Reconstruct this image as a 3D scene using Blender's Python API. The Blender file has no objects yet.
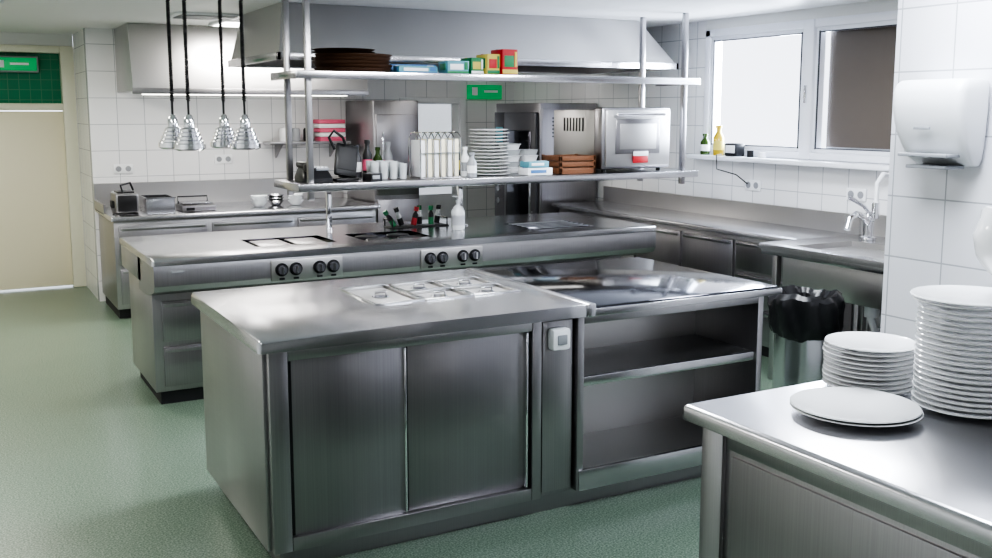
import bpy, bmesh, math, random
from mathutils import Matrix, Vector
random.seed(4)
S=0.88
EYE=2.03
# ---------------------------------------------------------------- materials
def newmat(name):
    m=bpy.data.materials.new(name); m.use_nodes=True
    nt=m.node_tree; b=nt.nodes['Principled BSDF']
    return m,nt,b
def plain(name,col,rough=.5,metal=0,noise=0,nscale=30,emit=0,trans=0,coat=0,ecol=None):
    m,nt,b=newmat(name)
    b.inputs['Base Color'].default_value=(*col,1)
    b.inputs['Roughness'].default_value=rough
    b.inputs['Metallic'].default_value=metal
    b.inputs['Transmission Weight'].default_value=trans
    b.inputs['Coat Weight'].default_value=coat
    if emit:
        b.inputs['Emission Color'].default_value=(*(ecol or col),1)
        b.inputs['Emission Strength'].default_value=emit
    n=nt.nodes.new('ShaderNodeTexNoise'); n.inputs['Scale'].default_value=nscale
    g=nt.nodes.new('ShaderNodeNewGeometry'); nt.links.new(g.outputs['Position'],n.inputs['Vector'])
    mr=nt.nodes.new('ShaderNodeMapRange')
    mr.inputs['To Min'].default_value=max(0,rough-.04-noise); mr.inputs['To Max'].default_value=min(1,rough+.04+noise)
    nt.links.new(n.outputs['Fac'],mr.inputs['Value']); nt.links.new(mr.outputs['Result'],b.inputs['Roughness'])
    return m
def steel(name,col,rough,scale=(1.2,1.2,60),var=.012,cvar=.04,bump=.03,brush=0):
    m,nt,b=newmat(name)
    b.inputs['Metallic'].default_value=1
    g=nt.nodes.new('ShaderNodeNewGeometry')
    mp=nt.nodes.new('ShaderNodeMapping'); mp.inputs['Scale'].default_value=scale
    nt.links.new(g.outputs['Position'],mp.inputs['Vector'])
    n=nt.nodes.new('ShaderNodeTexNoise'); n.inputs['Scale'].default_value=3; n.inputs['Detail'].default_value=4
    nt.links.new(mp.outputs['Vector'],n.inputs['Vector'])
    mr=nt.nodes.new('ShaderNodeMapRange'); mr.inputs['From Min'].default_value=.3; mr.inputs['From Max'].default_value=.7
    mr.inputs['To Min'].default_value=rough-var; mr.inputs['To Max'].default_value=rough+var
    nt.links.new(n.outputs['Fac'],mr.inputs['Value']); nt.links.new(mr.outputs['Result'],b.inputs['Roughness'])
    n2=nt.nodes.new('ShaderNodeTexNoise'); n2.inputs['Scale'].default_value=1.6; n2.inputs['Detail'].default_value=2
    nt.links.new(g.outputs['Position'],n2.inputs['Vector'])
    cr=nt.nodes.new('ShaderNodeValToRGB')
    cr.color_ramp.elements[0].position=.3; cr.color_ramp.elements[1].position=.7
    cr.color_ramp.elements[0].color=(*[c*(1-cvar) for c in col],1)
    cr.color_ramp.elements[1].color=(*[min(1,c*(1+cvar)) for c in col],1)
    nt.links.new(n2.outputs['Fac'],cr.inputs['Fac'])
    if brush:
        mp2=nt.nodes.new('ShaderNodeMapping'); mp2.inputs['Scale'].default_value=(260,260,1.2)
        nt.links.new(g.outputs['Position'],mp2.inputs['Vector'])
        n4=nt.nodes.new('ShaderNodeTexNoise'); n4.inputs['Scale'].default_value=1; n4.inputs['Detail'].default_value=2
        nt.links.new(mp2.outputs['Vector'],n4.inputs['Vector'])
        m4=nt.nodes.new('ShaderNodeMapRange'); m4.inputs['To Min'].default_value=1-brush; m4.inputs['To Max'].default_value=1+brush
        nt.links.new(n4.outputs['Fac'],m4.inputs['Value'])
        mm=nt.nodes.new('ShaderNodeVectorMath'); mm.operation='SCALE'
        nt.links.new(cr.outputs['Color'],mm.inputs[0]); nt.links.new(m4.outputs['Result'],mm.inputs['Scale'])
        nt.links.new(mm.outputs['Vector'],b.inputs['Base Color'])
    else:
        nt.links.new(cr.outputs['Color'],b.inputs['Base Color'])
    if bump:
        n3=nt.nodes.new('ShaderNodeTexNoise'); n3.inputs['Scale'].default_value=2.2; n3.inputs['Detail'].default_value=0
        nt.links.new(g.outputs['Position'],n3.inputs['Vector'])
        bp=nt.nodes.new('ShaderNodeBump'); bp.inputs['Strength'].default_value=bump; bp.inputs['Distance'].default_value=.02
        nt.links.new(n3.outputs['Fac'],bp.inputs['Height']); nt.links.new(bp.outputs['Normal'],b.inputs['Normal'])
    return m
def tile(name,axis,col=(.80,.80,.81),mortar=(.42,.43,.46),size=.245,off=(0,0),rough=.18):
    m,nt,b=newmat(name)
    g=nt.nodes.new('ShaderNodeNewGeometry'); s=nt.nodes.new('ShaderNodeSeparateXYZ'); c=nt.nodes.new('ShaderNodeCombineXYZ')
    nt.links.new(g.outputs['Position'],s.inputs[0])
    ax=nt.nodes.new('ShaderNodeMath'); ax.operation='ADD'; ax.inputs[1].default_value=off[0]
    az=nt.nodes.new('ShaderNodeMath'); az.operation='ADD'; az.inputs[1].default_value=off[1]
    nt.links.new(s.outputs[axis],ax.inputs[0]); nt.links.new(s.outputs[2],az.inputs[0])
    nt.links.new(ax.outputs[0],c.inputs[0]); nt.links.new(az.outputs[0],c.inputs[1])
    br=nt.nodes.new('ShaderNodeTexBrick'); br.offset=0; br.squash=1
    br.inputs['Scale'].default_value=1; br.inputs['Brick Width'].default_value=size; br.inputs['Row Height'].default_value=size
    br.inputs['Mortar Size'].default_value=.0032; br.inputs['Mortar Smooth'].default_value=.2; br.inputs['Bias'].default_value=0
    br.inputs['Color1'].default_value=(*col,1); br.inputs['Color2'].default_value=(*[x*.96 for x in col],1)
    br.inputs['Mortar'].default_value=(*mortar,1)
    nt.links.new(c.outputs[0],br.inputs['Vector']); nt.links.new(br.outputs['Color'],b.inputs['Base Color'])
    bp=nt.nodes.new('ShaderNodeBump'); bp.inputs['Strength'].default_value=.3; bp.inputs['Distance'].default_value=.003; bp.invert=True
    nt.links.new(br.outputs['Fac'],bp.inputs['Height']); nt.links.new(bp.outputs['Normal'],b.inputs['Normal'])
    b.inputs['Roughness'].default_value=rough
    return m
def floor_mat():
    m,nt,b=newmat('green_resin_floor')
    g=nt.nodes.new('ShaderNodeNewGeometry')
    n=nt.nodes.new('ShaderNodeTexNoise'); n.inputs['Scale'].default_value=125; n.inputs['Detail'].default_value=4
    n2=nt.nodes.new('ShaderNodeTexNoise'); n2.inputs['Scale'].default_value=1.1; n2.inputs['Detail'].default_value=3
    for k in (n,n2): nt.links.new(g.outputs['Position'],k.inputs['Vector'])
    cr=nt.nodes.new('ShaderNodeValToRGB')
    cr.color_ramp.elements[0].position=.40; cr.color_ramp.elements[0].color=(.065,.115,.085,1)
    cr.color_ramp.elements[1].position=.62; cr.color_ramp.elements[1].color=(.27,.335,.26,1)
    nt.links.new(n.outputs['Fac'],cr.inputs['Fac'])
    mx2=nt.nodes.new('ShaderNodeMixRGB'); mx2.blend_type='MIX'
    mr0=nt.nodes.new('ShaderNodeMapRange'); mr0.inputs['To Max'].default_value=.25
    nt.links.new(n2.outputs['Fac'],mr0.inputs['Value']); nt.links.new(mr0.outputs['Result'],mx2.inputs['Fac'])
    nt.links.new(cr.outputs['Color'],mx2.inputs['Color1'])
    mx2.inputs['Color2'].default_value=(.14,.205,.155,1)
    nt.links.new(mx2.outputs['Color'],b.inputs['Base Color'])
    mr=nt.nodes.new('ShaderNodeMapRange'); mr.inputs['To Min'].default_value=.30; mr.inputs['To Max'].default_value=.42
    nt.links.new(n2.outputs['Fac'],mr.inputs['Value']); nt.links.new(mr.outputs['Result'],b.inputs['Roughness'])
    b.inputs['Coat Weight'].default_value=.4; b.inputs['Coat Roughness'].default_value=.12
    return m
ST=steel('brushed_steel',(.41,.40,.41),.33,brush=.12)
STD=steel('brushed_steel_dark',(.37,.358,.37),.32,brush=.14)
STT=steel('worktop_steel',(.58,.575,.595),.225,scale=(3,3,3),var=.01,cvar=.02,bump=.008)
STP=steel('polished_steel',(.12,.12,.14),.10,scale=(3,3,3),var=.01,cvar=.03,bump=.01)
STM=steel('matte_steel',(.55,.54,.535),.38)
CHR=steel('chrome',(.82,.82,.84),.08,var=.01,cvar=.02,bump=0)
GAL=steel('bowl_steel',(.55,.55,.57),.18,scale=(5,5,5),var=.02,bump=0)
WHT=plain('white_plastic',(.82,.83,.85),.35)
CER=plain('white_ceramic',(.86,.86,.86),.12,coat=.4)
BLK=plain('black_plastic',(.015,.015,.017),.35)
BAG=plain('black_bag_plastic',(.012,.012,.014),.36,nscale=12)
DRK=plain('dark_rubber',(.03,.03,.033),.6)  # even near-black for the plinths and the terminal screen
GRY=plain('grey_plastic',(.3,.31,.33),.4)
DGR=plain('dark_grey_enamel',(.07,.07,.08),.35)
CRM=plain('cream_door_paint',(.86,.81,.64),.4)
CRF=plain('cream_frame_paint',(.80,.79,.66),.4)
CEIL=plain('ceiling_paint',(.78,.78,.79),.5)
WALLP=plain('white_wall_paint',(.76,.76,.75),.55)
FRM=plain('window_frame_white',(.80,.81,.86),.35)
GRN=plain('green_exit_sign',(.01,.35,.12),.4,emit=.35,ecol=(.01,.45,.14))
GRNB=plain('green_plastic',(.03,.22,.09),.4)
RED=plain('red_plastic',(.5,.03,.04),.4)
PNK=plain('pink_paper',(.72,.14,.24),.6)
BLU=plain('blue_carton',(.08,.2,.42),.5)
TEAL=plain('teal_carton',(.12,.33,.40),.5)
YEL=plain('yellow_carton',(.62,.52,.12),.5)
BRN=plain('brown_tray',(.07,.035,.02),.45)
ORG=plain('brown_crate',(.20,.085,.04),.55)
OIL=plain('oil_glass',(.55,.40,.04),.1,trans=.3)
OLV=plain('olive_glass',(.05,.1,.02),.1,trans=.3)
GLS2=plain('frosted_clear_plastic',(.85,.88,.9),.2,trans=.5)
LAMPE=plain('lamp_diffuser',(1,1,1),.5,emit=6,ecol=(1,.98,.94))
HOODL=plain('hood_light_strip',(1,1,1),.5,emit=5,ecol=(1,.97,.9))
BLIND=plain('blind_metal_grey',(.13,.11,.095),.4)
DGL=plain('door_glass_frosted',(.75,.8,.82),.35,emit=.6,ecol=(.85,.9,1))  # pane glows by itself, standing in for brightness behind the door
WOOD=plain('brown_box',(.3,.17,.1),.6)
TX=tile('white_tile_far',0,off=(.02,.05))
TY=tile('white_tile_side',1,off=(.0,.05))
TYR=tile('white_tile_right',1,off=(.16,.02),col=(.76,.76,.80))
TG=tile('green_tile',0,col=(.03,.25,.13),mortar=(.1,.3,.2),size=.1)
FL=floor_mat()
# ---------------------------------------------------------------- builder
class B:
    def __init__(s): s.bm=bmesh.new(); s.mats=[]
    def mi(s,m):
        if m not in s.mats: s.mats.append(m)
        return s.mats.index(m)
    def add(s,tmp,mat,M=None):
        i=s.mi(mat); mp={}
        for v in tmp.verts: mp[v]=s.bm.verts.new(M@v.co if M else v.co)
        for f in tmp.faces:
            try:
                nf=s.bm.faces.new([mp[v] for v in f.verts]); nf.material_index=i
            except ValueError: pass
        tmp.free()
    def box(s,x0,x1,y0,y1,z0,z1,mat,bev=0,M=None,seg=2):
        t=bmesh.new(); bmesh.ops.create_cube(t,size=1)
        for v in t.verts:
            v.co=Vector(((x0+x1)/2+v.co.x*(x1-x0),(y0+y1)/2+v.co.y*(y1-y0),(z0+z1)/2+v.co.z*(z1-z0)))
        if bev: bmesh.ops.bevel(t,geom=t.edges[:],offset=bev,segments=seg,affect='EDGES',profile=.5)
        s.add(t,mat,M)
    def cyl(s,p0,p1,r0,mat,r1=None,seg=24,M=None):
        p0=Vector(p0);p1=Vector(p1);d=p1-p0
        t=bmesh.new(); bmesh.ops.create_cone(t,cap_ends=True,segments=seg,radius1=r0,radius2=r0 if r1 is None else r1,depth=d.length)
        R=Vector((0,0,1)).rotation_difference(d.normalized()).to_matrix().to_4x4()
        T=Matrix.Translation((p0+p1)/2)@R
        s.add(t,mat,(M@T) if M else T)
    def lathe(s,c,prof,mat,seg=32,M=None,rib=0):
        t=bmesh.new(); rings=[]
        for r,z in prof:
            if r<1e-6: rings.append([t.verts.new((c[0],c[1],c[2]+z))])
            else: rings.append([t.verts.new((c[0]+r*math.cos(2*math.pi*k/seg),c[1]+r*math.sin(2*math.pi*k/seg),c[2]+z)) for k in range(seg)])
        for a,b in zip(rings,rings[1:]):
            for k in range(seg):
                k2=(k+1)%seg
                if len(a)==1 and len(b)==1: continue
                if len(a)==1: t.faces.new([a[0],b[k2],b[k]])
                elif len(b)==1: t.faces.new([a[k],a[k2],b[0]])
                else: t.faces.new([a[k],a[k2],b[k2],b[k]])
        s.add(t,mat,M)
    def loft(s,secs,mat,n=32,ex=4,M=None):
        t=bmesh.new(); rings=[]
        for cx,cy,z,hx,hy in secs:
            ring=[]
            for k in range(n):
                a=2*math.pi*k/n; ca,sa=math.cos(a),math.sin(a)
                ring.append(t.verts.new((cx+hx*math.copysign(abs(ca)**(2/ex),ca),cy+hy*math.copysign(abs(sa)**(2/ex),sa),z)))
            rings.append(ring)
        for a,b in zip(rings,rings[1:]):
            for k in range(n):
                k2=(k+1)%n; t.faces.new([a[k],a[k2],b[k2],b[k]])
        t.faces.new(rings[0][::-1]); t.faces.new(rings[-1])
        s.add(t,mat,M)
    def tube(s,pts,r,mat,seg=10,M=None):
        pts=[Vector(p) for p in pts]; t=bmesh.new(); rings=[]; pr=None
        for i,p in enumerate(pts):
            d=(pts[min(i+1,len(pts)-1)]-pts[max(i-1,0)]).normalized()
            a=d.orthogonal().normalized() if pr is None else (pr-d*pr.dot(d)).normalized()
            pr=a; b=d.cross(a)
            rings.append([t.verts.new(p+r*(a*math.cos(2*math.pi*k/seg)+b*math.sin(2*math.pi*k/seg))) for k in range(seg)])
        for a,b in zip(rings,rings[1:]):
            for k in range(seg):
                k2=(k+1)%seg; t.faces.new([a[k],a[k2],b[k2],b[k]])
        t.faces.new(rings[0][::-1]); t.faces.new(rings[-1])
        s.add(t,mat,M)
    def prism(s,pts,axis,a0,a1,mat):
        t=bmesh.new()
        def mk(p,a): return (a,p[0],p[1]) if axis==0 else (p[0],a,p[1])
        A=[t.verts.new(mk(p,a0)) for p in pts]; C=[t.verts.new(mk(p,a1)) for p in pts]
        n=len(pts)
        for k in range(n): t.faces.new([A[k],A[(k+1)%n],C[(k+1)%n],C[k]])
        t.faces.new(A[::-1]); t.faces.new(C)
        bmesh.ops.recalc_face_normals(t,faces=t.faces[:])
        s.add(t,mat)
    def slab(s,x0,x1,y0,y1,z0,z1,mat,holes=(),bev=.015,hmat=None):
        xs=sorted({x0,x1,*[h[0] for h in holes],*[h[1] for h in holes]})
        ys=sorted({y0,y1,*[h[2] for h in holes],*[h[3] for h in holes]})
        t=bmesh.new(); V={}
        def v(x,y,z):
            k=(round(x,5),round(y,5),round(z,5))
            if k not in V: V[k]=t.verts.new((x,y,z))
            return V[k]
        def hole(x,y):
            for h in holes:
                if h[0]<x<h[1] and h[2]<y<h[3]: return h
            return None
        for a,b in zip(xs,xs[1:]):
            for c,d in zip(ys,ys[1:]):
                if hole((a+b)/2,(c+d)/2): continue
                t.faces.new([v(a,c,z1),v(b,c,z1),v(b,d,z1),v(a,d,z1)])
                t.faces.new([v(a,d,z0),v(b,d,z0),v(b,c,z0),v(a,c,z0)])
        for a,b in zip(xs,xs[1:]):
            t.faces.new([v(a,y0,z0),v(b,y0,z0),v(b,y0,z1),v(a,y0,z1)])
            t.faces.new([v(b,y1,z0),v(a,y1,z0),v(a,y1,z1),v(b,y1,z1)])
        for c,d in zip(ys,ys[1:]):
            t.faces.new([v(x0,d,z0),v(x0,c,z0),v(x0,c,z1),v(x0,d,z1)])
            t.faces.new([v(x1,c,z0),v(x1,d,z0),v(x1,d,z1),v(x1,c,z1)])
        if bev:
            ed=[]
            for e in t.edges:
                p,q=e.verts[0].co,e.verts[1].co
                same=(abs(p.x-q.x)<1e-6 and (abs(p.x-x0)<1e-6 or abs(p.x-x1)<1e-6)) or (abs(p.y-q.y)<1e-6 and (abs(p.y-y0)<1e-6 or abs(p.y-y1)<1e-6))
                if same and abs(p.z-z1)<1e-6 and abs(q.z-z1)<1e-6: ed.append(e)
                elif abs(p.x-q.x)<1e-6 and abs(p.y-q.y)<1e-6 and min(abs(p.x-x0),abs(p.x-x1))<1e-6 and min(abs(p.y-y0),abs(p.y-y1))<1e-6: ed.append(e)
            bmesh.ops.bevel(t,geom=ed,offset=bev,segments=3,affect='EDGES',profile=.5)
        s.add(t,mat)
        for h in holes:
            t=bmesh.new(); a,b,c,d,dep=h; zb=z1-dep
            q=[(a,c),(b,c),(b,d),(a,d)]
            T=[t.verts.new((*p,z1)) for p in q]; Q=[t.verts.new((*p,zb)) for p in q]
            for k in range(4): t.faces.new([T[k],Q[k],Q[(k+1)%4],T[(k+1)%4]][::-1])
            t.faces.new(Q)
            s.add(t,hmat or mat)
    def done(s,name,smooth=True,ang=35):
        bm=s.bm
        bmesh.ops.transform(bm,matrix=Matrix.Scale(S,4),verts=bm.verts[:])
        if smooth:
            bm.normal_update()
            for f in bm.faces: f.smooth=True
            for e in bm.edges:
                if len(e.link_faces)!=2 or e.calc_face_angle(0)>math.radians(ang): e.smooth=False
        xs=[v.co.x for v in bm.verts]; ys=[v.co.y for v in bm.verts]; zs=[v.co.z for v in bm.verts]
        c=Vector(((min(xs)+max(xs))/2,(min(ys)+max(ys))/2,min(zs)))
        bmesh.ops.transform(bm,matrix=Matrix.Translation(-c),verts=bm.verts[:])
        me=bpy.data.meshes.new(name); bm.to_mesh(me); bm.free()
        for m in s.mats: me.materials.append(m)
        o=bpy.data.objects.new(name,me); o.location=c
        bpy.context.scene.collection.objects.link(o)
        return o
def rz(cx,cy,deg): return Matrix.Translation((cx,cy,0))@Matrix.Rotation(math.radians(deg),4,'Z')@Matrix.Translation((-cx,-cy,0))
CZ=2.89
XW=6.5; XL=-1.9; YB=-2.6; YF=12.5; YT=11.4; XC=1.37
# ---------------------------------------------------------------- room
b=B(); b.box(XL-.2,XW+.2,YB-.2,YF+.2,-.1,0,FL); b.done('floor')
b=B(); b.box(XL-.2,XW+.2,YB-.2,YF+.2,CZ,CZ+.1,CEIL); b.done('ceiling')
b=B(); b.box(XL-.2,XL,YB,YF,0,CZ,WALLP); b.done('wall_left')
b=B(); b.box(XL-.2,XW+.2,YB-.2,YB,0,CZ,WALLP); b.done('wall_back')
b=B()
b.box(XC,4.9,YT,YT+.12,0,CZ,TX); b.box(5.8,XW,YT,YT+.12,0,CZ,TX); b.box(4.9,5.8,YT,YT+.12,2.2,CZ,TX)
b.box(XC,XC+.1,YT+.12,YF,0,CZ,TY)
b.done('wall_far')
b=B()
dx0,dx1=-.4,XC-.002
b.box(XL,dx0,YF,YF+.2,0,CZ,WALLP); b.box(dx0,dx1,YF,YF+.2,2.76,CZ,WALLP)
b.box(dx0,dx1,YF+.14,YF+.2,2.1,2.76,TG)
b.done('wall_corridor')
b=B()
b.box(dx0+.1,dx1-.14,YF+.04,YF+.10,0.02,2.03,CRM,.005)
b.box(dx1-.14,dx1,YF-.03,YF+.13,0,2.76,CRF,.01); b.box(dx0,dx0+.1,YF-.03,YF+.13,0,2.76,CRF,.01)
b.box(dx0+.1,dx1-.14,YF-.03,YF+.13,2.04,2.12,CRF,.01); b.box(dx0+.1,dx1-.14,YF-.03,YF+.13,2.68,2.76,CRF,.01)
b.cyl((dx0+.22,YF+.04,1.1),(dx0+.22,YF-.03,1.1),.015,CHR); b.cyl((dx0+.22,YF-.03,1.1),(dx0+.38,YF-.03,1.1),.014,CHR)
b.done('door_1')
b=B()
b.box(4.9,4.98,YT-.02,YT+.12,0,2.2,WHT,.01);b.box(5.72,5.8,YT-.02,YT+.12,0,2.2,WHT,.01);b.box(4.98,5.72,YT-.02,YT+.12,2.12,2.2,WHT,.01)
b.box(4.98,5.72,YT+.03,YT+.08,0.01,1.0,WHT,.005);b.box(4.98,5.08,YT+.03,YT+.08,1.0,2.12,WHT);b.box(5.62,5.72,YT+.03,YT+.08,1.0,2.12,WHT)
b.box(5.08,5.62,YT+.04,YT+.07,1.0,2.12,DGL)
b.cyl((5.1,YT+.03,1.1),(5.1,YT-.03,1.1),.012,CHR);b.cyl((5.1,YT-.03,1.1),(5.22,YT-.03,1.1),.012,CHR)
b.done('door_2')
wy0,wy1,wz0,wz1=4.3,7.66,1.62,2.80
b=B()
b.box(XW,XW+.2,3.0,wy0,0,CZ,TY); b.box(XW,XW+.2,wy1,YT+.12,0,CZ,TY)
b.box(XW,XW+.2,wy0,wy1,0,wz0,TY); b.box(XW,XW+.2,wy0,wy1,wz1,CZ,WALLP)
b.done('wall_window')
b=B()
fx0,fx1=XW-.015,XW+.1
b.box(fx0,fx1,wy0,wy1,wz1-.07,wz1,FRM,.008); b.box(fx0,fx1,wy0,wy1,wz0,wz0+.06,FRM,.008)
b.box(fx0,fx1,wy1-.07,wy1,wz0,wz1,FRM,.008); b.box(fx0,fx1,wy0,wy0+.07,wz0,wz1,FRM,.008)
ym=6.33
b.box(fx0-.01,fx1,ym-.06,ym+.06,wz0,wz1,FRM,.008)
for a,c in ((ym+.06,wy1-.07),(wy0+.07,ym-.06)):
    b.box(fx0+.02,fx1-.02,a,c,wz0+.06,wz0+.10,FRM,.006);b.box(fx0+.02,fx1-.02,a,c,wz1-.11,wz1-.07,FRM,.006)
    b.box(fx0+.02,fx1-.02,a,a+.04,wz0+.10,wz1-.11,FRM,.006);b.box(fx0+.02,fx1-.02,c-.04,c,wz0+.10,wz1-.11,FRM,.006)
    b.box(fx0+.016,fx0+.024,a+.034,a+.046,wz0+.09,wz1-.1,DGR);b.box(fx0+.016,fx0+.024,c-.046,c-.034,wz0+.09,wz1-.1,DGR)
    b.box(fx0+.016,fx0+.024,a+.034,c-.034,wz1-.116,wz1-.106,DGR);b.box(fx0+.016,fx0+.024,a+.034,c-.034,wz0+.096,wz0+.104,DGR)
b.box(fx0-.03,fx0,ym-.012,ym+.012,2.1,2.25,CHR,.004)
b.done('window_1')
b=B(); b.box(XW-.17,XW-.016,wy0-.05,wy1+.05,wz0-.045,wz0-.002,FRM,.01); b.done('trim_1')
b=B()
b.box(XW+.11,XW+.13,wy0+.1,ym-.12,wz0+.1,wz1-.08,BLIND)
b.cyl((XW+.12,wy0+.1,wz1-.08),(XW+.12,ym-.09,wz1-.08),.018,GRY)
b.box(XW+.105,XW+.135,wy0+.1,ym-.12,wz0+.08,wz0+.11,GRY,.004)
b.done('window_blind')
b=B(); b.box(3.8,XW+.2,YB,3.185,0,CZ,TYR); b.done('wall_right')
b=B(); b.box(XL,dx0,YF-.03,YF-.001,0,.12,GRY,.005); b.done('baseboard_far')
lights=[(.15,9.5,.6,1.2,32,(1,.95,.85)),(-.6,1.6,.6,1.2,8,(.92,.96,1)),(-.3,5.6,.6,1.2,20,(1,.96,.91)),(3.0,2.6,1.2,.6,28,(.80,.88,1)),(3.0,5.6,1.2,.5,40,(.95,.97,1)),(4.9,5.0,.5,1.0,32,(.88,.93,1)),(3.0,9.9,1.2,.5,38,(1,.97,.92)),(5.6,9.0,.5,.5,14,(1,.98,.95))]
for i,(x,y,sx,sy,en,lc) in enumerate(lights):
    b=B(); b.box(x-sx/2-.04,x+sx/2+.04,y-sy/2-.04,y+sy/2+.04,CZ-.03,CZ,WHT,.006)
    b.box(x-sx/2,x+sx/2,y-sy/2,y+sy/2,CZ-.036,CZ-.028,LAMPE); b.done('ceiling_light')
    L=bpy.data.lights.new('lamp','AREA'); L.shape='RECTANGLE'; L.size=sx*S; L.size_y=sy*S; L.energy=en*1.3
    L.color=lc
    o=bpy.data.objects.new('ceiling_lamp_light',L); o.location=(x*S,y*S,(CZ-.05)*S); bpy.context.scene.collection.objects.link(o)
b=B()
b.box(1.85,2.45,9.15,9.6,CZ-.02,CZ,WHT,.004)
for k in range(7): b.box(1.9,2.4,9.19+k*.055,9.21+k*.055,CZ-.03,CZ-.018,GRY)
b.done('ceiling_vent')
L=bpy.data.lights.new('daylight','AREA'); L.shape='RECTANGLE'; L.size=1.3*S; L.size_y=1.1*S; L.energy=260; L.color=(.76,.86,1)
o=bpy.data.objects.new('window_daylight',L); o.location=((XW+.9)*S,7.0*S,2.3*S); o.rotation_euler=(0,math.radians(75),0); bpy.context.scene.collection.objects.link(o)
# ---------------------------------------------------------------- prep island (front)
b=B()
ox=-.05
pw=[(1.88+ox,2.13+ox,4.58,5.08,.03),(2.16+ox,2.41+ox,4.58,4.82,.03),(2.16+ox,2.41+ox,4.85,5.08,.03),(2.44+ox,2.69+ox,4.58,4.82,.03),(2.44+ox,2.69+ox,4.85,5.08,.03)]
b.slab(1.1,2.79,4.08,5.4,1.02,1.08,STT,pw,.022,STM)
b.slab(2.792,4.05,4.08,5.4,1.02,1.066,STP,(),.02)
b.box(2.792,4.052,4.074,4.082,1.02,1.056,STT,.003)
b.box(2.75,2.80,4.07,5.405,1.015,1.084,STT,.008)
for (a,c,d,e,_) in pw:
    r=.012
    b.box(a-r,c+r,d-r,d,1.078,1.088,CHR,.003);b.box(a-r,c+r,e,e+r,1.078,1.088,CHR,.003)
    b.box(a-r,a,d,e,1.078,1.088,CHR,.003);b.box(c,c+r,d,e,1.078,1.088,CHR,.003)
    b.box(a+.006,c-.006,d+.006,e-.006,1.062,1.070,STM,.003)
    cx,cy=(a+c)/2,(d+e)/2
    b.lathe((cx,cy,1.0705),[(0,.0),(.04,0),(.045,.001),(0,.001)],STP,20)
    b.tube([(cx-.035,cy,1.07),(cx-.03,cy,1.095),(cx+.03,cy,1.095),(cx+.035,cy,1.07)],.007,CHR,8)
b.box(1.155,1.24,4.13,4.19,.1,1.02,ST,.006)
b.box(2.465,2.52,4.13,4.19,.1,1.02,ST,.006)
b.box(1.24,2.465,4.13,4.19,.1,.165,ST,.005); b.box(1.24,2.465,4.13,4.19,.965,1.02,ST,.005)
b.box(1.24,1.80,4.150,4.170,.16,.97,STD,.004)
b.box(1.80,2.465,4.165,4.185,.16,.97,STD,.004)
for x in (1.785,2.435): 
    b.box(x,x+.012,4.138,4.165,.17,.96,CHR,.003); b.box(x+.012,x+.026,4.158,4.163,.17,.96,BLK)
b.box(1.243,1.255,4.14,4.152,.17,.96,BLK)
b.box(1.14,1.165,4.18,5.36,.1,1.02,ST,.004)
b.box(1.16,4.0,5.34,5.36,.1,1.02,ST)
b.box(1.20,3.95,4.20,5.28,0,.1,STD)
b.box(1.18,2.52,4.19,5.31,.1,.12,ST)
b.box(2.525,2.72,4.16,4.22,.1,1.02,STD,.004); b.box(2.535,2.71,4.15,4.165,.12,1.0,ST,.003)
b.box(2.56,2.665,4.09,4.15,.86,.97,WHT,.015); b.box(2.585,2.64,4.084,4.092,.89,.94,GRY,.004)
b.box(2.73,2.77,4.13,5.31,.1,1.02,ST,.004); b.box(3.93,3.97,4.13,5.31,.1,1.02,ST,.004)
b.box(2.77,3.93,4.66,4.68,.1,1.02,STM)
b.box(2.77,3.93,4.13,4.66,.17,.19,STM); b.box(2.74,3.96,4.12,4.145,.10,.21,STT,.005)
b.box(2.77,3.93,4.15,4.66,.665,.69,STM); b.box(2.77,3.93,4.14,4.16,.645,.695,STT,.004)
b.box(2.77,3.93,4.13,4.16,.97,1.02,ST,.004)
b.done('prep_island')
# ---------------------------------------------------------------- cooking island (middle)
b=B()
hb=[(1.9,2.5,7.0,7.45,.02),(2.7,3.25,6.95,7.4,.02),(4.15,4.75,6.95,7.45,.03)]
b.slab(1.13,5.2,6.69,8.06,1.035,1.08,STT,hb,.02,STP)
b.prism([(6.70,1.04),(6.69,1.0),(6.69,.90),(6.72,.86),(6.86,.82),(7.05,.80),(7.3,.80),(7.3,1.04)],0,1.14,5.19,ST)
b.box(1.14,1.3,7.2,8.05,.86,1.04,ST,.006)
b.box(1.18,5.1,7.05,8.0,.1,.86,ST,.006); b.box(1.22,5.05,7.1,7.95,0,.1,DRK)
for k,(x0,x1) in enumerate(((1.24,1.80),(1.86,2.9),(2.96,4.0),(4.06,5.04))):
    for z0,z1 in ((.14,.42),(.46,.74)):
        b.box(x0,x1,7.02,7.05,z0,z1,STD,.005); b.box(x0+.01,x1-.01,6.995,7.03,z1-.035,z1-.01,ST,.004)
b.box(1.95,2.18,7.04,7.41,1.060,1.072,STD,.006); b.box(2.22,2.45,7.04,7.41,1.060,1.072,STD,.006)
for x in (2.84,3.1):
    for y in (7.06,7.28): b.lathe((x,y,1.06),[(0,.012),(.085,.012),(.09,.008),(.09,0)],BLK,24)
b.box(4.2,4.7,7.0,7.4,1.05,1.062,STP,.005)
for y in (7.02,7.1,7.18,7.26,7.34,7.40): b.cyl((4.17,y,1.08),(4.73,y,1.08),.006,CHR,seg=8)
for x0,x1 in ((1.91,2.42),(3.03,3.54)):
    b.box(x0,x1,6.675,6.70,.875,1.02,STM,.004)
    for k,x in enumerate((x0+.07,x0+.17,x0+.34,x0+.44)):
        b.cyl((x,6.68,.955),(x,6.668,.955),.046,BLK,seg=24)
        b.cyl((x,6.68,.955),(x,6.64,.955),.030,DGR,seg=20); b.box(x-.006,x+.006,6.632,6.645,.93,.98,CHR)
        b.box(x-.018,x+.018,6.668,6.68,.885,.898,BLK)
b.box(1.25,1.33,6.682,6.695,.985,1.0,GRY)
b.done('cooking_island')
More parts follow.
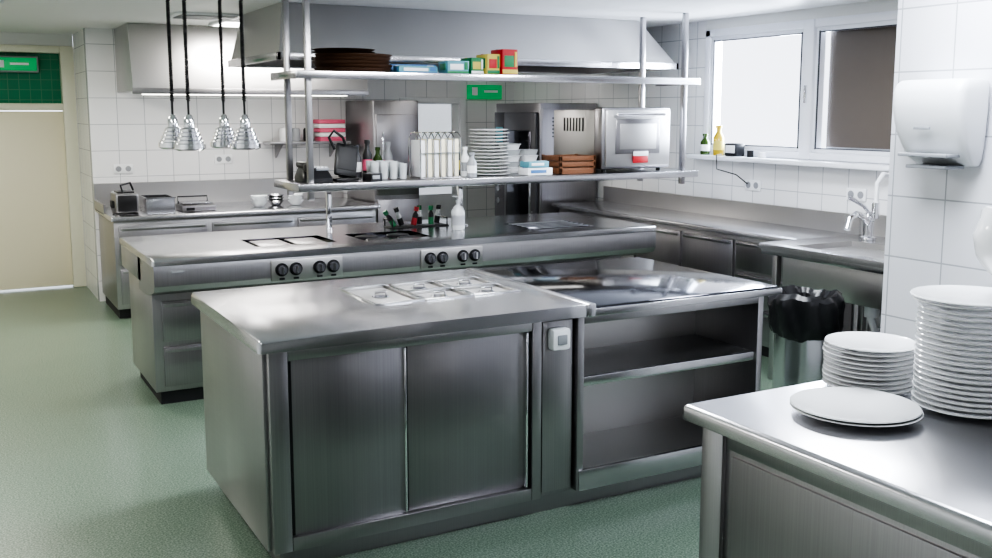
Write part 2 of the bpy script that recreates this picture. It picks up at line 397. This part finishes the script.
# ---------------------------------------------------------------- rack over island
b=B()
b.box(2.26,5.96,7.1,7.73,1.47,1.50,ST,.004); b.box(2.26,5.96,7.09,7.11,1.445,1.502,STT,.004); b.box(2.25,2.27,7.1,7.73,1.445,1.502,STT,.004)
b.box(2.26,5.96,7.1,7.73,2.29,2.32,ST,.004); b.box(2.26,5.96,7.09,7.11,2.265,2.322,STT,.004); b.box(2.25,2.27,7.1,7.73,2.265,2.322,STT,.004)
b.box(5.95,5.97,7.1,7.73,1.445,1.502,STT,.004);b.box(5.95,5.97,7.1,7.73,2.265,2.322,STT,.004)
for x,y in ((2.36,7.16),(2.36,7.66),(5.83,7.16),(5.74,7.66)):
    b.box(x-.022,x+.022,y-.022,y+.022,1.38,CZ,ST,.005)
b.box(3.75,3.79,7.5,7.54,1.082,1.46,CHR,.005); b.box(3.72,3.82,7.47,7.57,1.082,1.09,CHR)
b.box(2.6,2.64,7.5,7.54,1.082,1.46,CHR,.005)
b.box(2.3,5.9,7.40,7.44,1.43,1.47,ST)
b.done('overhead_shelf_rack')
def frust(b,x0,x1,y0,y1,z0,u0,u1,v0,v1,z1,mat):
    t=bmesh.new()
    lo=[t.verts.new(p) for p in((x0,y0,z0),(x1,y0,z0),(x1,y1,z0),(x0,y1,z0))]
    hi=[t.verts.new(p) for p in((u0,v0,z1),(u1,v0,z1),(u1,v1,z1),(u0,v1,z1))]
    for k in range(4): t.faces.new([lo[k],lo[(k+1)%4],hi[(k+1)%4],hi[k]])
    t.faces.new(hi)
    b.add(t,mat)
b=B()
hx0,hx1,hy0,hy1=2.33,6.28,7.80,9.35
frust(b,hx0+.02,hx1-.02,hy0+.02,hy1-.02,2.48,hx0+.1,hx1-.35,hy0+.18,hy1-.15,CZ-.002,STM)
for a in ((hx0,hx1,hy0,hy0+.03),(hx0,hx1,hy1-.03,hy1),(hx0,hx0+.03,hy0,hy1),(hx1-.03,hx1,hy0,hy1)): b.box(*a,2.43,2.49,STT,.004)
frust(b,hx0+.03,hx1-.03,hy0+.03,hy1-.03,2.44,hx0+.5,hx1-.5,hy0+.35,hy1-.35,2.6,STD)
for x in (3.4,5.2): b.box(x-.35,x+.35,8.45,8.65,2.57,2.595,HOODL)
b.done('extractor_hood')
b=B()
b.prism([(10.4,2.23),(10.4,2.3),(10.55,CZ-.002),(YT-.002,CZ-.002),(YT-.002,2.23)],0,1.66,4.1,STM)
b.box(1.655,4.105,10.39,10.41,2.2,2.26,ST,.003)
b.box(1.8,3.9,10.5,10.75,2.195,2.229,HOODL)
b.done('extractor_hood')
plainbulb=plain('lamp_bulb',(1,.9,.7),.3,emit=.8,ecol=(1,.8,.55))
def heat_lamp(x,y,zb):
    b=B(); c=(x,y,zb)
    prof=[(.088,0),(.108,.012),(.108,.045)]
    for k in range(4):
        r=.096-.011*k; z=.05+k*.027
        prof+= [(r,z),(r,z+.016),(r-.016,z+.022)]
    prof+=[(.036,.16),(.036,.21),(.024,.235),(.012,.25),(0,.255)]
    b.lathe(c,prof,CHR,28)
    b.lathe(c,[(.083,.002),(.03,.12),(0,.12)],GAL,24)
    b.lathe(c,[(0,.02),(.035,.03),(.045,.06),(.03,.1),(0,.12)],plainbulb,16)
    pts=[]
    z0=zb+.245; n=330; turns=44
    b.tube([(x,y,z0),(x,y,z0+.10)],.008,BLK,8)
    for k in range(n+1):
        a=k/n; an=a*2*math.pi*turns
        pts.append((x+.010*math.cos(an),y+.010*math.sin(an),z0+.10+a*(CZ-z0-.14)))
    b.tube(pts,.0065,BLK,5)
    b.lathe((x,y,CZ-.042),[(.0,0),(.03,0),(.04,.04),(0,.04)],BLK,16)
    b.done('heat_lamp')
for x,y in ((1.48,7.6),(1.51,7.2),(1.85,7.6),(1.90,7.2)): heat_lamp(x,y,1.76)
# ---------------------------------------------------------------- wall counter (far left)
b=B()
b.slab(1.37,4.15,10.2,11.37,.98,1.02,STT,(),.012)
b.box(1.37,4.15,11.37,11.395,1.0,1.27,STM); b.box(1.37,1.39,10.7,11.38,1.0,1.1,ST)
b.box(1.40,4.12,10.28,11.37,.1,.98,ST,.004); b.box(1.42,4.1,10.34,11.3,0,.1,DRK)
for k in range(3):
    x0=1.44+k*.9
    for z0,z1 in ((.15,.5),(.54,.92)):
        b.box(x0,x0+.85,10.255,10.28,z0,z1,STD,.004); b.box(x0+.02,x0+.83,10.235,10.26,z1-.04,z1-.015,ST,.003)
b.done('wall_counter')
b=B()
b.slab(5.78,6.465,5.68,9.3,1.0,1.04,STT,(),.012)
b.box(6.465,6.49,5.68,9.3,1.02,1.2,STM)
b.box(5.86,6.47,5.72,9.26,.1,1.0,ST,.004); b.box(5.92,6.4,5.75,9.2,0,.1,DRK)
for k in range(5):
    y0=5.76+k*.70
    if k in (0,3):
        for z0,z1 in ((.15,.4),(.43,.68),(.71,.95)):
            b.box(5.83,5.86,y0,y0+.66,z0,z1,STD,.004); b.box(5.81,5.835,y0+.02,y0+.64,z1-.035,z1-.01,STT,.003)
    else:
        b.box(5.83,5.86,y0,y0+.66,.15,.95,STD,.004); b.box(5.81,5.835,y0+.02,y0+.64,.91,.935,STT,.003)
b.done('wall_counter')
# sink unit
b=B()
b.slab(5.35,6.46,3.5,5.65,1.01,1.05,STT,((5.46,6.05,4.35,5.38,.28),),.015,STM)
b.box(6.46,6.49,3.5,5.65,1.03,1.22,STM)
b.box(5.40,6.2,3.6,5.44,.72,1.01,STM,.01)
b.box(5.36,5.38,3.52,5.63,.97,1.02,STT,.004)
for x,y in ((5.45,5.55),(6.4,5.55),(5.45,3.6),(6.4,3.6)): b.box(x-.025,x+.025,y-.025,y+.025,0,1.01,ST,.005)
b.box(5.45,6.4,3.6,5.55,.25,.27,ST)
b.lathe((5.8,4.8,.776),[(0,0),(.04,0),(.04,.003),(0,.003)],CHR,20)
b.tube([(5.8,4.95,.73),(5.8,4.95,.55),(5.84,4.95,.46),(5.95,4.95,.44),(6.1,4.95,.46),(6.3,4.95,.46)],.028,WHT,12)
b.lathe((5.8,4.95,.56),[(0,0),(.05,0),(.05,.13),(0,.13)],WHT,18)
b.done('sink_unit')
b=B()
fx,fy,fz=6.2,5.36,1.052
b.lathe((fx,fy,fz),[(0,0),(.06,0),(.06,.02),(.042,.03),(.04,.14),(.048,.15),(.048,.2),(0,.22)],CHR,20)
b.tube([(fx,fy,fz+.12),(fx-.12,fy-.05,fz+.19),(fx-.25,fy-.10,fz+.22),(fx-.38,fy-.15,fz+.19),(fx-.42,fy-.17,fz+.12)],.024,CHR,12)
b.tube([(fx,fy,fz+.21),(fx-.04,fy+.02,fz+.26),(fx-.18,fy+.04,fz+.33)],.015,CHR,10)
b.tube([(fx+.12,fy-.12,fz),(fx+.12,fy-.12,fz+.42),(fx+.08,fy-.12,fz+.50),(fx-.01,fy-.12,fz+.51),(fx-.07,fy-.12,fz+.44),(fx-.07,fy-.12,fz+.3)],.018,WHT,10)
b.cyl((fx-.07,fy-.12,fz+.30),(fx-.07,fy-.12,fz+.18),.03,CHR,seg=16)
b.done('sink_faucet')
# tall units
b=B(); x0,x1,y0,y1,h=4.2,4.75,10.5,11.38,2.15
b.box(x0,x1,y0,y1,.08,h,ST,.01); b.box(x0+.04,x1-.04,y0+.04,y1-.04,0,.08,DRK)
for z0,z1 in((.12,1.05),(1.1,h-.15)):
    b.box(x0+.02,x1-.02,y0-.04,y0,z0,z1,STD,.01); b.box(x0+.07,x0+.095,y0-.075,y0-.055,z0+.2,z1-.2,CHR,.005)
    for z in(z0+.22,z1-.24): b.box(x0+.07,x0+.095,y0-.06,y0-.04,z,z+.02,CHR)
b.done('upright_refrigerator')
b=B(); x0,x1,y0,y1,h=5.72,6.47,9.45,10.45,2.12
b.box(x0,x1,y0,y1,.12,h,STD,.01)
for x in(x0+.06,x1-.06):
    for y in(y0+.06,y1-.06): b.cyl((x,y,0),(x,y,.13),.03,STM,seg=14)
b.box(x0-.05,x0,y0+.02,y1-.28,.2,h-.1,DGR,.015); b.box(x0-.058,x0-.048,y0+.10,y1-.36,.45,h-.3,STP,.01)
b.box(x0-.03,x0,y1-.26,y1-.02,.2,h-.1,DGR,.008)
b.box(x0-.036,x0-.028,y1-.22,y1-.06,1.65,1.85,TEAL,.003)
for k in range(4): b.cyl((x0-.03,y1-.14,1.0+k*.14),(x0-.05,y1-.14,1.0+k*.14),.035,CHR,seg=18)
b.box(x0-.10,x0-.08,y0+.05,y0+.075,.9,1.5,CHR,.005)
for z in(.92,1.46): b.box(x0-.09,x0-.05,y0+.05,y0+.075,z,z+.02,CHR)
b.box(x0+.02,x1-.02,y0-.012,y0,.2,h-.06,STD,.004)
for k in range(6): b.box(x0+.15,x1-.15,y0-.018,y0-.01,1.75+k*.04,1.765+k*.04,BLK)
b.done('combi_steam_oven')
# ---------------------------------------------------------------- foreground counter
b=B()
b.slab(2.07,3.78,-1.2,2.52,1.03,1.08,STT,(),.022)
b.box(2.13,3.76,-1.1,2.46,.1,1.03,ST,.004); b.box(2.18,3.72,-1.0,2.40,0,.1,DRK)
b.box(2.115,2.135,2.36,2.46,.1,1.03,ST,.004); b.box(2.115,2.135,-1.1,2.34,.97,1.03,ST,.004)
b.box(2.118,2.132,-1.05,2.32,.14,.95,STD,.004)
b.done('serving_counter')
def plate(b,x,y,z,R,h=.018,seg=48):
    b.lathe((x,y,z),[(0,0),(.55*R,0),(.60*R,.002),(.97*R,h-.004),(R,h-.001),(.985*R,h+.002),(.90*R,h-.001),(.62*R,.007),(0,.006)],CER,seg)
def stack(x,y,z,R,n,dz,extra=0,j=.003,seg=48):
    b=B()
    for k in range(n): plate(b,x+random.uniform(-j,j),y+random.uniform(-j,j),z+k*dz,R,.014,seg)
    for k in range(extra): plate(b,x-.01*k,y+.008,z+n*dz+k*.014,R*1.06,.018)
    return b
stack(2.775,2.365,1.082,.155,10,.0160).done('plate_stack')
stack(2.86,2.03,1.082,.176,19,.0176,2).done('plate_stack')
b=B(); plate(b,2.475,2.155,1.082,.2,.022); plate(b,2.475,2.158,1.091,.198,.022); b.done('dinner_plate')
zt=1.082+19*.0176+.036
b=B()
M=Matrix.Translation((2.93,2.01,zt+.125))@Matrix.Rotation(math.radians(-30),4,'Z')@Matrix.Rotation(math.radians(55),4,'Y')
b.lathe((0,0,-.05),[(0,0),(.05,0),(.1,.03),(.13,.08),(.15,.1),(.15,.105),(.125,.09),(.09,.04),(0,.01)],CER,40,M)
b.done('serving_bowl')
# hand dryer
b=B()
cy=2.86
secs=[]
for z,hw,dep in ((1.80,.125,.03),(1.805,.14,.06),(1.83,.155,.10),(1.88,.165,.14),(1.95,.173,.18),(2.04,.178,.205),(2.11,.178,.205),(2.145,.173,.19),(2.16,.163,.17),(2.163,.145,.15)):
    secs.append((3.8-dep/2,cy,z,dep/2,hw))
b.loft(secs,WHT,40,6)
b.box(3.60,3.76,cy-.12,cy+.12,1.84,1.855,GRY,.004)
b.box(3.63,3.75,cy-.10,cy+.10,1.79,1.805,GRY,.004)
b.box(3.592,3.600,cy-.04,cy+.04,1.955,1.967,GRY,.002)
b.done('hand_dryer')
# bin
b=B(); bx,by=5.02,4.83
b.lathe((bx,by,0),[(0,0),(.20,0),(.205,.02),(.205,.05),(.198,.055),(.198,.62),(.0,.62)],GAL,36)
t=bmesh.new(); rings=[]
lev=[(.205,.54),(.222,.56),(.238,.62),(.235,.70),(.245,.76),(.238,.80),(.20,.83),(.16,.79),(.12,.62)]
for j,(r,z) in enumerate(lev):
    ring=[]
    for k in range(72):
        a=2*math.pi*k/72
        rr=r+(.009*math.sin(a*9+j*.9)+.006*math.sin(a*17+j*1.7))
        ring.append(t.verts.new((bx+rr*math.cos(a),by+rr*math.sin(a),z+.012*math.sin(a*3+j*.6)+.005*math.sin(a*11))))
    rings.append(ring)
for p,q in zip(rings,rings[1:]):
    for k in range(72): t.faces.new([p[k],p[(k+1)%72],q[(k+1)%72],q[k]])
t.faces.new(rings[-1]); b.add(t,BAG)
b.done('waste_bin')
# ---------------------------------------------------------------- items on rack
SH=1.504; UP=2.324
b=B()
for k in range(5): b.lathe((2.80+.01*math.sin(k*2),7.41,UP+k*.026),[(0,0),(.25,0),(.27,.004),(.295,.03),(.30,.03),(.28,0.008),(0,.006)],BRN,40)
for k in range(2): b.lathe((2.72,7.38,UP+.13+k*.02),[(0,0),(.2,0),(.23,.02),(.24,.02),(.2,.006),(0,.006)],BRN,40)
b.done('serving_tray_stack')
def carton(name,x,y,z,w,d,h,m1,m2,rot=0,m3=None):
    b=B(); M=rz(x,y,rot)
    b.box(x-w/2,x+w/2,y-d/2,y+d/2,z,z+h,m1,.004,M)
    b.box(x-w*.38,x+w*.25,y-d/2-.003,y-d/2+.002,z+h*.3,z+h*.75,m2,.001,M)
    if m3:
        b.box(x-w*.5,x+w*.5,y-d/2-.002,y-d/2+.003,z+h*.03,z+h*.2,m3,.001,M)
        b.box(x+w*.3,x+w*.45,y-d/2-.003,y-d/2+.002,z+h*.3,z+h*.9,m3,.001,M)
        b.box(x-w/2-.003,x-w/2+.002,y-d*.3,y+d*.3,z+h*.3,z+h*.8,m3,.001,M)
    b.box(x-w*.5-.002,x+w*.5+.002,y-.01,y+.01,z+h-.002,z+h+.002,m2,0,M)
    b.done(name)
carton('cling_film_box',3.28,7.3,UP,.34,.10,.055,TEAL,WHT,4,BLU)
carton('foil_box',3.32,7.47,UP,.38,.10,.075,BLU,WHT,-3,WHT)
carton('foil_carton',3.60,7.28,UP,.18,.2,.10,TEAL,WHT,-4,GRNB)
carton('paper_towel_carton',3.785,7.32,UP,.11,.2,.13,GRNB,YEL,0,WHT)
carton('tea_carton',3.91,7.28,UP,.11,.2,.16,YEL,RED,0,GRNB)
carton('food_carton',4.05,7.26,UP,.14,.2,.20,RED,GRNB,0,YEL)
b=B(); x,y=2.45,7.36
b.loft([(x,y,SH,.12,.15),(x,y,SH+.03,.12,.15),(x,y+.02,SH+.08,.10,.12),(x,y+.03,SH+.10,.09,.10)],BLK,28,5)
b.box(x-.1,x-.04,y-.13,y+.13,SH+.10,SH+.15,BLK,.02); b.box(x-.105,x-.035,y-.14,y-.07,SH+.08,SH+.14,BLK,.015)
b.box(x-.01,x+.09,y-.1,y+.05,SH+.085,SH+.105,GRY,.004)
for i in range(3):
    for j in range(4): b.box(x+.0+i*.03,x+.02+i*.03,y-.09+j*.035,y-.07+j*.035,SH+.10,SH+.112,WHT)
pts=[(x-.07+.015*math.cos(k*.8),y-.15-.012*math.sin(k*.8),SH+.1-.0022*k) for k in range(36)]
b.tube(pts,.005,BLK,6)
b.done('telephone')
b=B(); x,y=2.72,7.38
b.box(x-.12,x+.06,y-.12,y+.12,SH,SH+.02,BLK,.005)
M=Matrix.Translation((x,y,SH+.14))@Matrix.Rotation(math.radians(-18),4,'X')@Matrix.Rotation(math.radians(12),4,'Y')@Matrix.Translation((-x,-y,-SH-.14))
b.box(x-.09,x+.09,y-.02,y+.02,SH+.02,SH+.28,BLK,.02,M); b.box(x-.07,x+.07,y-.024,y-.018,SH+.07,SH+.25,DRK,.003,M)
b.box(x-.03,x+.02,y,y+.1,SH+.01,SH+.16,BLK,.01)
b.tube([(x-.09,y,SH+.24),(x-.14,y-.02,SH+.33),(x-.10,y-.02,SH+.38),(x-.03,y-.02,SH+.33),(x,y,SH+.27)],.011,BLK,8)
b.done('order_terminal')
carton('card_reader',2.86,7.19,SH,.10,.13,.06,BLK,GRY,10)
b=B()
for i in range(4):
    for j in range(2):
        x=2.93+i*.08+j*.015; y=7.32+j*.12; h=.14 if i<3 else .12
        b.lathe((x,y,SH),[(0,0),(.028,0),(.036,h),(.033,h),(.026,.008),(0,.008)],GLS2,18)
        if i<4: b.lathe((x,y,SH+.009),[(0,0),(.024,0),(.028,.09),(0,.09)],[OLV,GRY,DGR,BLU][i],14)
b.done('drinking_glasses')
def bottle(name,x,y,z,hh,r,m,lab):
    b=B(); b.lathe((x,y,z),[(0,0),(r*.95,0),(r,hh*.05),(r,hh*.6),(r*.45,hh*.78),(r*.45,hh*.9),(r*.6,hh*.9),(r*.6,hh),(0,hh)],m,18); b.lathe((x,y,z+hh*.18),[(r+.001,0),(r+.001,hh*.3)],lab,18); b.done(name)
for k,(x,hh,m) in enumerate(((2.90,.26,DGR),(2.99,.30,BLK),(3.08,.24,OLV),(3.17,.28,GRY))):
    bottle('condiment_bottle',x,7.62,SH,hh,.038,m,PNK if k%2 else WHT)
b=B(); x0,x1=3.27,3.62
for x in [x0+k*(x1-x0)/6 for k in range(7)]:
    b.tube([(x,7.2,SH),(x,7.2,SH+.32),(x,7.25,SH+.36),(x,7.37,SH+.36),(x,7.42,SH+.32),(x,7.42,SH)],.006,CHR,8)
b.tube([(x0,7.2,SH+.006),(x1,7.2,SH+.006)],.006,CHR,8);b.tube([(x0,7.42,SH+.006),(x1,7.42,SH+.006)],.006,CHR,8);b.tube([(x0,7.2,SH+.2),(x1,7.2,SH+.2)],.005,CHR,8)
for k in range(6):
    x=x0+.029+k*(x1-x0)/6
    b.box(x-.021,x+.021,7.215,7.40,SH+.012,SH+.30+.01*(k%2),CRM if k%2 else WHT,.004)
b.done('napkin_rack')
bottle('sauce_bottle',3.72,7.2,SH,.2,.04,GRY,WHT)
bottle('sauce_bottle',3.74,7.36,SH,.24,.038,WHT,GRY)
bottle('sauce_bottle',3.73,7.5,SH,.26,.038,DGR,YEL)
stack(4.0,7.42,SH,.165,14,.028,0,.009,36).done('plate_stack')
b=B()
for (x,y,n) in ((4.27,7.56,5),(4.46,7.58,4)):
    for k in range(n):
        z=SH+k*.05
        b.loft([(x,y,z,.06,.07),(x,y,z+.045,.075,.085),(x,y,z+.047,.082,.092),(x,y,z+.05,.082,.092)],GLS2 if k%2 else WHT,24,5)
b.done('plastic_tub_stack')
carton('napkin_pack',4.34,7.24,SH,.24,.16,.06,WHT,BLU,0)
carton('tissue_box',4.33,7.24,SH+.064,.2,.14,.05,TEAL,WHT,4)
b=B(); x0,x1,y0,y1=4.56,4.92,7.2,7.5
b.box(x0,x1,y0,y1,SH,SH+.01,ORG)
for z in (.01,.06,.11):
    for a in ((x0,x1,y0,y0+.012),(x0,x1,y1-.012,y1),(x0,x0+.012,y0,y1),(x1-.012,x1,y0,y1)): b.box(*a,SH+z,SH+z+.04,ORG,.002)
for a in ((x0,y0),(x1-.02,y0),(x0,y1-.02),(x1-.02,y1-.02)): b.box(a[0],a[0]+.02,a[1],a[1]+.02,SH,SH+.155,ORG)
b.box(x0+.03,x1-.03,y0+.03,y1-.03,SH+.01,SH+.12,WOOD,.01)
b.done('bread_crate')
# speed oven
b=B(); x0,x1=4.99,5.68
b.box(x0,x1,7.30,8.0,SH+.03,SH+.54,STM,.01)
b.box(x0-.03,x1+.02,7.17,7.30,SH+.03,SH+.56,STD,.02)
b.box(x0,x1,7.15,7.175,SH+.05,SH+.54,STM,.012)
b.box(x0+.1,x1-.12,7.142,7.152,SH+.16,SH+.46,STD,.008); b.box(x0+.14,x1-.16,7.138,7.144,SH+.2,SH+.42,STM,.004)
b.cyl((x0+.08,7.10,SH+.50),(x1-.1,7.10,SH+.50),.012,CHR) 
for x in(x0+.12,x1-.14): b.cyl((x,7.10,SH+.50),(x,7.16,SH+.50),.008,CHR)
b.box(x0+.28,x0+.44,7.134,7.143,SH+.08,SH+.14,RED,.002); b.box(x0+.28,x0+.44,7.130,7.136,SH+.14,SH+.18,WHT,.002)
for k in range(7): b.box(x0-.004,x0+.002,7.5+k*.05,7.52+k*.05,SH+.35,SH+.47,BLK)
for x in(x0+.05,x1-.05):
    for y in(7.25,7.66): b.cyl((x,y,SH),(x,y,SH+.035),.02,BLK,seg=14)
b.done('countertop_oven')
# items on cooking island top
b=B()
b.box(3.16,3.68,7.54,7.72,1.0805,1.09,BLK,.003)
for x in(3.17,3.665): b.tube([(x,7.55,1.085),(x,7.55,1.15),(x,7.71,1.15),(x,7.71,1.085)],.006,BLK,6)
for k,(x,y,m,rt) in enumerate(((3.22,7.62,GRNB,-35),(3.3,7.66,BLK,-20),(3.38,7.60,RED,12),(3.46,7.66,GRNB,0),(3.54,7.6,GRNB,0),(3.62,7.66,BLK,8))):
    M=Matrix.Translation((x,y,1.095))@Matrix.Rotation(math.radians(rt),4,'Y')
    b.lathe((0,0,0),[(0,0),(.022,0),(.022,.09),(.012,.11),(.012,.12),(0,.12)],GLS2 if k%2 else BLK,14,M)
    b.lathe((0,0,.12),[(0,0),(.02,0),(.02,.035),(0,.035)],m,14,M); b.lathe((0,0,.002),[(.023,.0),(.023,.06)],BLK if k%2 else m,14,M)
b.done('spice_bottles')
b=B(); x,y=3.62,7.25
b.lathe((x,y,1.082),[(0,0),(.05,0),(.055,.02),(.055,.15),(.03,.19),(.016,.2),(.016,.22),(.02,.22),(.02,.24),(0,.24)],GLS2,24)
b.lathe((x,y,1.12),[(.0555,0),(.0555,.08)],GRY,24)
b.tube([(x,y,1.3),(x,y,1.35),(x-.05,y,1.355)],.006,WHT,8)
b.done('soap_bottle')
Z=1.022
b=B(); b.box(1.46,1.68,10.5,10.85,Z,Z+.2,STD,.02); b.box(1.49,1.65,10.55,10.8,Z+.195,Z+.215,BLK,.005); b.box(1.44,1.46,10.6,10.75,Z+.05,Z+.12,BLK,.005); b.box(1.48,1.66,10.48,10.5,Z+.02,Z+.18,BLK,.004)
b.tube([(1.54,10.55,Z+.2),(1.52,10.55,Z+.28),(1.62,10.6,Z+.3),(1.66,10.7,Z+.22)],.01,BLK,8); b.done('toaster')
b=B()
b.slab(1.74,2.02,10.45,10.85,Z,Z+.15,GAL,((1.755,2.005,10.465,10.835,.13),),.006)
b.box(1.73,2.03,10.44,10.46,Z+.14,Z+.152,GAL);b.done('steel_food_container')
b=B(); b.box(2.08,2.42,10.4,10.75,Z,Z+.06,STD,.01); b.box(2.1,2.40,10.45,10.73,Z+.07,Z+.085,GAL,.004); b.cyl((2.23,10.58,Z+.06),(2.23,10.58,Z+.072),.04,BLK); b.box(2.12,2.2,10.39,10.402,Z+.012,Z+.04,BLK)
b.tube([(2.1,10.7,Z+.05),(2.1,10.72,Z+.13),(2.40,10.72,Z+.13),(2.40,10.7,Z+.05)],.008,BLK,8); b.done('kitchen_scale')
for i in range(3):
    b=B(); x=2.92+i*.2
    for k in range(3): b.lathe((x,10.6+.06*(i%2),Z+k*.03),[(0,0),(.04,0),(.05,.004),(.09,.06),(.085,.06),(.045,.012),(0,.01)],GLS2 if i!=1 else GAL,28)
    b.done('bowl_stack')
b=B(); b.box(3.2,4.15,11.08,11.39,1.66,1.69,ST,.003)
for x in(3.35,4.0): b.prism([(11.39,1.5),(11.39,1.66),(11.12,1.66)],0,x-.01,x+.01,ST)
b.done('wall_shelf')
b=B()
for k in range(5): b.box(3.80-.004*k,4.10,11.12,11.34,1.692+k*.05,1.737+k*.05,PNK if k%2==0 else WHT,.006)
b.done('pink_box_stack')
b=B()
for k in range(3): b.lathe((3.4+k*.14,11.22,1.692),[(0,0),(.05,0),(.05,.13),(.04,.15),(0,.15)],[WHT,GRY,BLK][k],20)
b.done('storage_jars')
b=B(); b.box(.52,.98,YF-.01,YF+.02,2.48,2.62,GRN,.006); b.box(.50,1.0,YF+.01,YF+.13,2.46,2.64,GRY,.006)
b.box(.60,.65,YF-.016,YF-.008,2.51,2.59,WHT); b.box(.71,.9,YF-.016,YF-.008,2.54,2.565,WHT); b.done('exit_sign')
b=B(); b.box(5.82,6.3,YT-.05,YT-.001,2.18,2.36,GRN,.006); b.box(5.87,5.95,YT-.055,YT-.049,2.23,2.33,WHT); b.box(6.04,6.24,YT-.055,YT-.049,2.265,2.295,WHT); b.done('exit_sign')
SZ=wz0
bottle('oil_bottle',6.40,7.33,SZ,.28,.05,OIL,YEL)
bottle('olive_bottle',6.40,7.52,SZ,.2,.045,OLV,WHT)
b=B(); b.box(6.36,6.46,7.04,7.20,SZ,SZ+.12,BLK,.01); b.box(6.352,6.362,7.06,7.18,SZ+.03,SZ+.10,WHT,.003); b.done('timer_clock')
b=B(); b.lathe((6.4,6.75,SZ),[(0,0),(.035,0),(.03,.03),(.033,.05),(0,.05)],WHT,18); b.lathe((6.4,6.9,SZ),[(0,0),(.03,0),(.03,.06),(0,.06)],BLK,18); b.done('seasoning_cups')
def sock_y(x,z,y=YT):
    b=B(); b.box(x-.1,x+.1,y-.018,y-.001,z-.05,z+.05,WHT,.006)
    for d in(-.05,.05): b.cyl((x+d,y-.022,z),(x+d,y-.015,z),.03,GRY,seg=20)
    b.done('wall_socket')
def sock_x(yc,z,x=XW):
    b=B(); b.box(x-.018,x-.001,yc-.1,yc+.1,z-.05,z+.05,WHT,.006)
    for d in(-.05,.05): b.cyl((x-.022,yc+d,z),(x-.015,yc+d,z),.03,GRY,seg=20)
    b.done('wall_socket')
sock_y(1.68,1.42); sock_y(2.75,1.5); sock_x(6.95,1.36); sock_x(5.75,1.36)
b=B(); b.tube([(6.36,7.24,SZ+.012),(6.30,7.24,SZ+.01),(6.29,7.22,SZ-.12),(6.42,7.1,1.45),(6.47,7.0,1.37)],.006,BLK,8)
b.done('power_cord')
# ---------------------------------------------------------------- world & camera
w=bpy.data.worlds.new('World'); bpy.context.scene.world=w; w.use_nodes=True
bg=w.node_tree.nodes['Background']; bg.inputs['Color'].default_value=(.86,.90,1,1); bg.inputs['Strength'].default_value=2.4
try:
    bpy.context.scene.view_settings.look='AgX - High Contrast'
except Exception as e: print(e)
cam=bpy.data.cameras.new('camera'); co=bpy.data.objects.new('camera',cam); bpy.context.scene.collection.objects.link(co)
cam.sensor_width=36; cam.lens=1005*36/992; cam.shift_y=-0.0266
co.location=(0,0,EYE*S); co.rotation_euler=(math.radians(82),0,math.radians(-28.7))
cam.clip_start=.05
bpy.context.scene.camera=co
